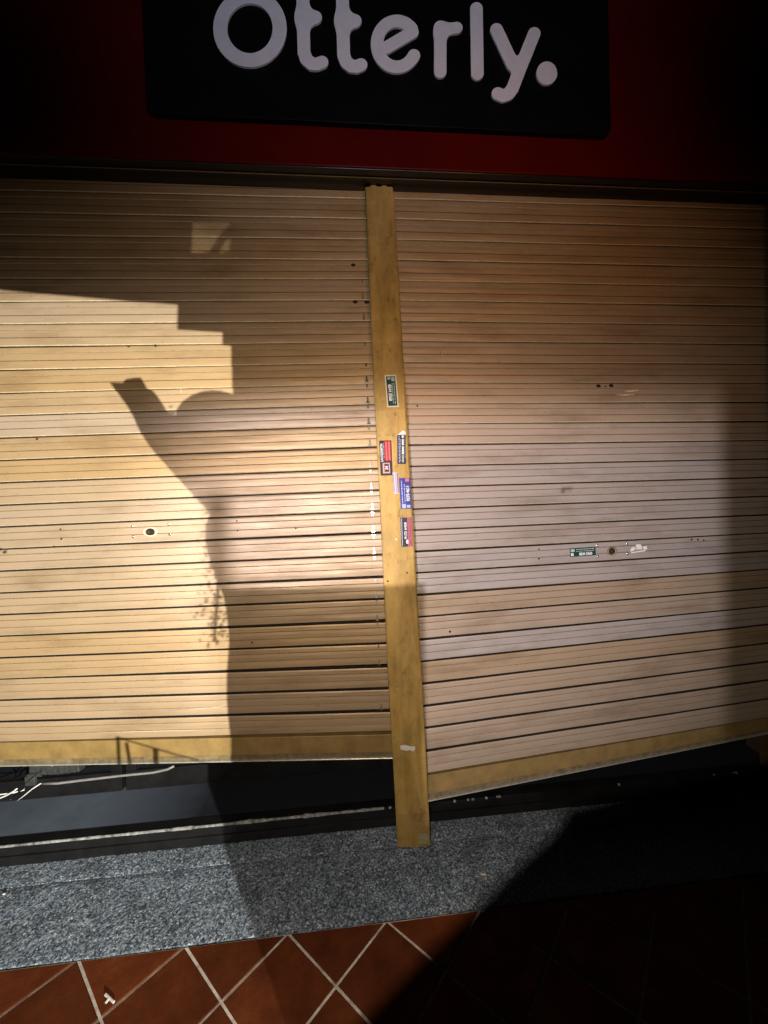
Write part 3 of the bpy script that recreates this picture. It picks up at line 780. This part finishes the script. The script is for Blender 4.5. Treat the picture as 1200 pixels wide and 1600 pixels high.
# ------------------------------------------------------------------ behind the camera, unseen: shapes set before the lamps to cast the shadows
def onto(L, P, yg):                      # point between lamp and wall point at the depth yg
    P = Vector(P); s = (yg-L.y)/(P.y-L.y); return L+(P-L)*s
YG = -2.6
def wall(px, py): return at(px, py, -.06)
# added blocker cut to the shadow outline: lamp A shines through its opening
outer = [Vector((-1.56, -.06, 2.48))]+[wall(*q) for q in ((0, 445), (280, 471), (279, 511), (350, 516), (350, 536), (363, 538), (364, 760), (362, 915), (356, 1000), (353, 1190))]+[Vector((-.62, -.06, -1.37)), Vector((3.6, -.06, -1.37)), Vector((3.6, -.06, 4.4)), Vector((-1.56, -.06, 4.4))]
hole = [wall(*q) for q in ((302, 337), (370, 338), (345, 362), (326, 392), (299, 393))]
hole2 = [wall(*q) for q in ((352, 372), (365, 362), (362, 392), (343, 393))]
bm = bmesh.new(); solid(bm, [[onto(LAMP_A, p, YG) for p in l] for l in (outer, hole, hole2)], Vector((2.35, -3.6, 0)).normalized()*.12)
tag(mesh_from('stepped_blocker', bm, M_CONC), 'unseen blocker added before the right lamp, its stepped edge cut to shape the shadow on the left shutter', 'light blocker')
bm = bmesh.new(); q0 = onto(LAMP_A, wall(290, 400), YG+.01); q1 = onto(LAMP_A, wall(385, 330), YG+.01); z = q0.z  # bars added to dim lamp A's light through the small opening
while z < q1.z:
    box(bm, q0.x, q1.x, YG+.008, YG+.012, z, z+.0042); z += .0065
tag(mesh_from('louvre', bm, M_DARKMETAL), 'unseen added louvre over the small opening of the masonry portal', 'louvre')
# L shaped blocker added to shade lamp B's light low down, and a column
bm = bmesh.new()
cnt = [wall(353, 918), at(652, 914, -.19), Vector((.26, -.18, .12)), Vector((1.25, -.06, .12)), Vector((1.25, -.06, -.03)), Vector((-.62, -.06, -.03))]
solid(bm, [[onto(LAMP_B, p, YG) for p in cnt]], (0, -.02, 0))
q = onto(LAMP_B, (-.5, -.06, -.03), YG)
box(bm, q.x-.01, q.x+.01, YG-.017, YG-.003, 0, q.z)
tag(mesh_from('low_blocker', bm, M_CONC), 'unseen blocker added before the left lamp to cast the flat-topped shadow beside the post', 'counter')
q = onto(LAMP_B, (-2.2, -.06, 1.96), -5.3); q2 = onto(LAMP_B, (3.4, -.06, 1.96), -5.3)  # unseen board added to cut lamp B's light softly towards the top
bm = bmesh.new(); box(bm, q.x, q2.x, -5.31, -5.29, q.z, q.z+.2); box(bm, q.x, q2.x, -6.0, -5.31, q.z+.19, q.z+.2); box(bm, q.x, q.x+.02, -6.3, -6.28, 0, q.z+.2); box(bm, q.x, q.x+.02, -6.3, -6.0, q.z+.17, q.z+.19)
tag(mesh_from('light_cutoff_board', bm, M_DARKMETAL), 'unseen metal board added before the left lamp to cut off its upper light', 'glare board')
q = onto(LAMP_B, wall(346, 785), -4.5)  # thin unseen post added to put a soft dip in lamp B's light
bm = bmesh.new(); cyl(bm, (q.x, q.y, 0), q, .0125, .010, 12); bmesh.ops.create_icosphere(bm, subdivisions=2, radius=.014, matrix=Matrix.Translation(q))
tag(mesh_from('blocker', bm, M_CONC), 'added thin round bollard near the left lamp, outside the photo', 'blocker')
YC = -4.3
bm = bmesh.new(); A = onto(LAMP_B, wall(1130, 560), YC); B = onto(LAMP_B, wall(1138, 1110), YC)
solid(bm, [[A, Vector((A.x+.18, YC, A.z)), Vector((A.x+.18, YC, 0)), Vector((B.x, YC, 0)), B]], (0, -.02, 0))
tag(mesh_from('square_column', bm, M_CONC), 'square column across the walkway, outside the photo on the right', 'column')
# added sloping blocker: keeps lamp B off the floor at the right
fl = [(-.9, -1.22), (-.5, -.98), (-.027, -.68), (.186, -.55), (.403, -.412), (.62, -.275), (.80, -.165), (.865, -.11), (.9, -.02)]
bm = bmesh.new(); Y2 = -4.5; pts = [onto(LAMP_B, (x, y, 0), Y2) for x, y in fl]+[onto(LAMP_B, (.95, 0, .12), Y2), onto(LAMP_B, (3.2, 0, .12), Y2)]
solid(bm, [pts+[Vector((pts[-1].x, Y2, 0)), Vector((pts[0].x, Y2, 0))]], (0, .04, 0))
tag(mesh_from('floor_blocker', bm, M_CONC), 'unseen sloping blocker added behind the camera to blacken the floor at the lower right', 'parapet')
# hanging plant whose leaf shadows fall beside the blocker edge
bm = bmesh.new()
for k in range(300):
    s = random.random(); px = random.gauss(338-6*(1-s), 6+3*s); py = 1005-235*s
    if px > 366: continue
    c = onto(LAMP_A, wall(px, py), YG+.15)+Vector((0, random.uniform(-.05, .05), 0))
    u = Vector((random.uniform(-.5, .5), 0, random.uniform(-1, 1))).normalized()*random.uniform(.003, .007); v = Vector((u.z, .2*u.z, -u.x))*.5
    bm.faces.new([bm.verts.new(p) for p in (c-u, c+v, c+u, c-v)])
tube(bm, [onto(LAMP_A, wall(x, y), YG+.15) for x, y in ((344, 770), (340, 850), (336, 930), (330, 1000))], .004)
for k in range(26):
    c = onto(LAMP_A, wall(random.gauss(276, 7), random.gauss(652, 5)), YG+.15)
    u = Vector((random.uniform(-1, 1), 0, random.uniform(-1, 1))).normalized()*.007; v = Vector((u.z, 0, -u.x))*.4
    bm.faces.new([bm.verts.new(p) for p in (c-u, c+v, c+u, c-v)])
tag(mesh_from('hanging_plant', bm, M_LEAF), 'thin hanging plant across the walkway, its leaf shadows falling on the left shutter', 'plant')
# trestle added only to shadow the bottom bar
bm = bmesh.new()
for (a, b, r_) in (((180, 1148), (345, 1192), .002), ((183, 1148), (186, 1215), .004), ((196, 1156), (206, 1215), .004), ((240, 1164), (243, 1215), .006)):
    cyl(bm, onto(LAMP_A, wall(*a), YG+.3), onto(LAMP_A, wall(*b), YG+.3), r_, r_, 8)
tag(mesh_from('rods', bm, M_DARKMETAL), 'unseen added trestle with a sloping rail, its shadow low on the left shutter', 'rods')
# standing person with a raised arm holding a phone
YP = -2.3
def pj(px, py, dy=0):
    p = onto(LAMP_A, wall(px, py), YP); p.y += dy; return p
J = {'pelvis': (pj(440, 1010), .13), 'chest': (pj(420, 860), .13), 'neck': (pj(362, 700), .045), 'jaw': (pj(350, 690), .060),
     'shoulder': (pj(374, 790), .075), 'elbow': (pj(306, 734), .052), 'mid': (pj(250, 676), .044), 'wrist': (pj(225, 628), .038), 'hand': (pj(208, 606), .036),
     'rshoulder': (pj(480, 780), .06), 'relbow': (pj(520, 900), .045), 'rwrist': (pj(525, 990), .03)}
base = J['pelvis'][0]
J['knee_a'] = (Vector((base.x-.1, YP+.03, .5)), .065); J['ankle_a'] = (Vector((base.x-.1, YP, .09)), .045); J['toe_a'] = (Vector((base.x-.1, YP+.17, .035)), .035)
J['knee_b'] = (Vector((base.x+.12, YP+.03, .5)), .065); J['ankle_b'] = (Vector((base.x+.12, YP, .09)), .045); J['toe_b'] = (Vector((base.x+.12, YP+.17, .035)), .035)
E_ = [('pelvis', 'chest'), ('chest', 'neck'), ('neck', 'jaw'), ('chest', 'shoulder'), ('shoulder', 'elbow'), ('elbow', 'mid'), ('mid', 'wrist'), ('wrist', 'hand'),
      ('chest', 'rshoulder'), ('rshoulder', 'relbow'), ('relbow', 'rwrist'), ('pelvis', 'knee_a'), ('knee_a', 'ankle_a'), ('ankle_a', 'toe_a'), ('pelvis', 'knee_b'), ('knee_b', 'ankle_b'), ('ankle_b', 'toe_b')]
names = list(J); me = bpy.data.meshes.new('body'); me.from_pydata([J[k][0] for k in names], [(names.index(a), names.index(b)) for a, b in E_], [])
person = empty('person', (base.x, YP, 0), 'person in dark clothes raising an arm, seen as a shadow on the left shutter', 'person')
o = link('body', me, M_DARKBODY, person); sk = o.modifiers.new('skin', 'SKIN'); sv = me.skin_vertices[0].data
for k, n_ in enumerate(names): sv[k].radius = (J[n_][1], J[n_][1]); sv[k].use_root = (n_ == 'pelvis')
o.modifiers.new('sub', 'SUBSURF').levels = 2
hc = pj(334, 658); bm = bmesh.new(); bmesh.ops.create_icosphere(bm, subdivisions=3, radius=1)
for v in bm.verts:
    f = 1+.10*max(0, v.co.y)*(v.co.z < .2); v.co = Vector((v.co.x*.084, v.co.y*.10*f, v.co.z*(.083 if v.co.z > 0 else .11)))+hc
mesh_from('head', bm, plain('face_skin', (.34, .2, .14), .6), person, True)
bm = bmesh.new(); bmesh.ops.create_cone(bm, segments=8, radius1=.014, radius2=.004, depth=.03, cap_ends=True, matrix=Matrix.Translation(hc+Vector((0, .11, -.02)))@Matrix.Rotation(-math.pi/2, 4, 'X')); mesh_from('nose', bm, plain('nose_skin', (.34, .2, .14), .6), person, True)
bm = bmesh.new(); solid(bm, [[pj(*q) for q in ((180, 595), (200, 596), (206, 590), (221, 588), (226, 596), (246, 632), (222, 655))]], (0, -.02, 0)); mesh_from('held_phone', bm, M_BLACK, person)
# a small torch beside the camera; one finger of the hand holding it covers part of the light
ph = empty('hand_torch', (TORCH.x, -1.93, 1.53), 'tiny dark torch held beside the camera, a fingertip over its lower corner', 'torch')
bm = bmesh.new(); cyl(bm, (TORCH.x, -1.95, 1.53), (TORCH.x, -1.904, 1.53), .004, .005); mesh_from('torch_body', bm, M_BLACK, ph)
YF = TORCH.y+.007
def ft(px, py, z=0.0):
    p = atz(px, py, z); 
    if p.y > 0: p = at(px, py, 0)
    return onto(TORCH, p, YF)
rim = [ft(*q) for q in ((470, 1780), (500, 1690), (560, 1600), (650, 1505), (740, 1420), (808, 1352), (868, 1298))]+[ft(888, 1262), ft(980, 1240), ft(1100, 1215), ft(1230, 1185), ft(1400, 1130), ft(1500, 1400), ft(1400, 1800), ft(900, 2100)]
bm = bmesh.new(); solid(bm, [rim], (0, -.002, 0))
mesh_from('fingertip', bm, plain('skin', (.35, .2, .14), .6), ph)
for lx, lb in ((1.0, 'amber fill lamp added behind and above the camera, unseen'), (.2, 'small cool white fill lamp added behind the camera to brighten the sign, unseen')):
    ln = empty('fill_lamp', (lx, -2.5, 2.6), lb, 'lantern')  # unseen bodies for the two added fill lights
    bm = bmesh.new(); cyl(bm, (lx, -2.54, 2.56), (lx, -2.54, 2.72), .05, .04); mesh_from('fill_lamp_body', bm, M_BLACK, ln)
    bm = bmesh.new(); cyl(bm, (lx, -2.54, 2.72), (lx, -2.54, 3.6), .004, .004, 6); mesh_from('cord', bm, M_BLACK, ln)
# the lamp bodies
for L, h, lb in ((LAMP_A, 1.3, 'low post lamp behind the camera to the right, throwing the bright patch'), (LAMP_B, 1.5, 'low post lamp behind the camera to the left')):
    t = empty('street_lamp', (L.x, L.y-.25, 0), lb, 'street lamp')
    bm = bmesh.new(); cyl(bm, (L.x, L.y-.25, 0), (L.x, L.y-.25, h-.1), .04, .03); mesh_from('lamp_post', bm, M_BLACK, t)
    bm = bmesh.new(); box(bm, L.x-.12, L.x+.12, L.y-.32, L.y-.15, h-.1, h+.1); mesh_from('lamp_head', bm, M_BLACK, t, bevel=.01)
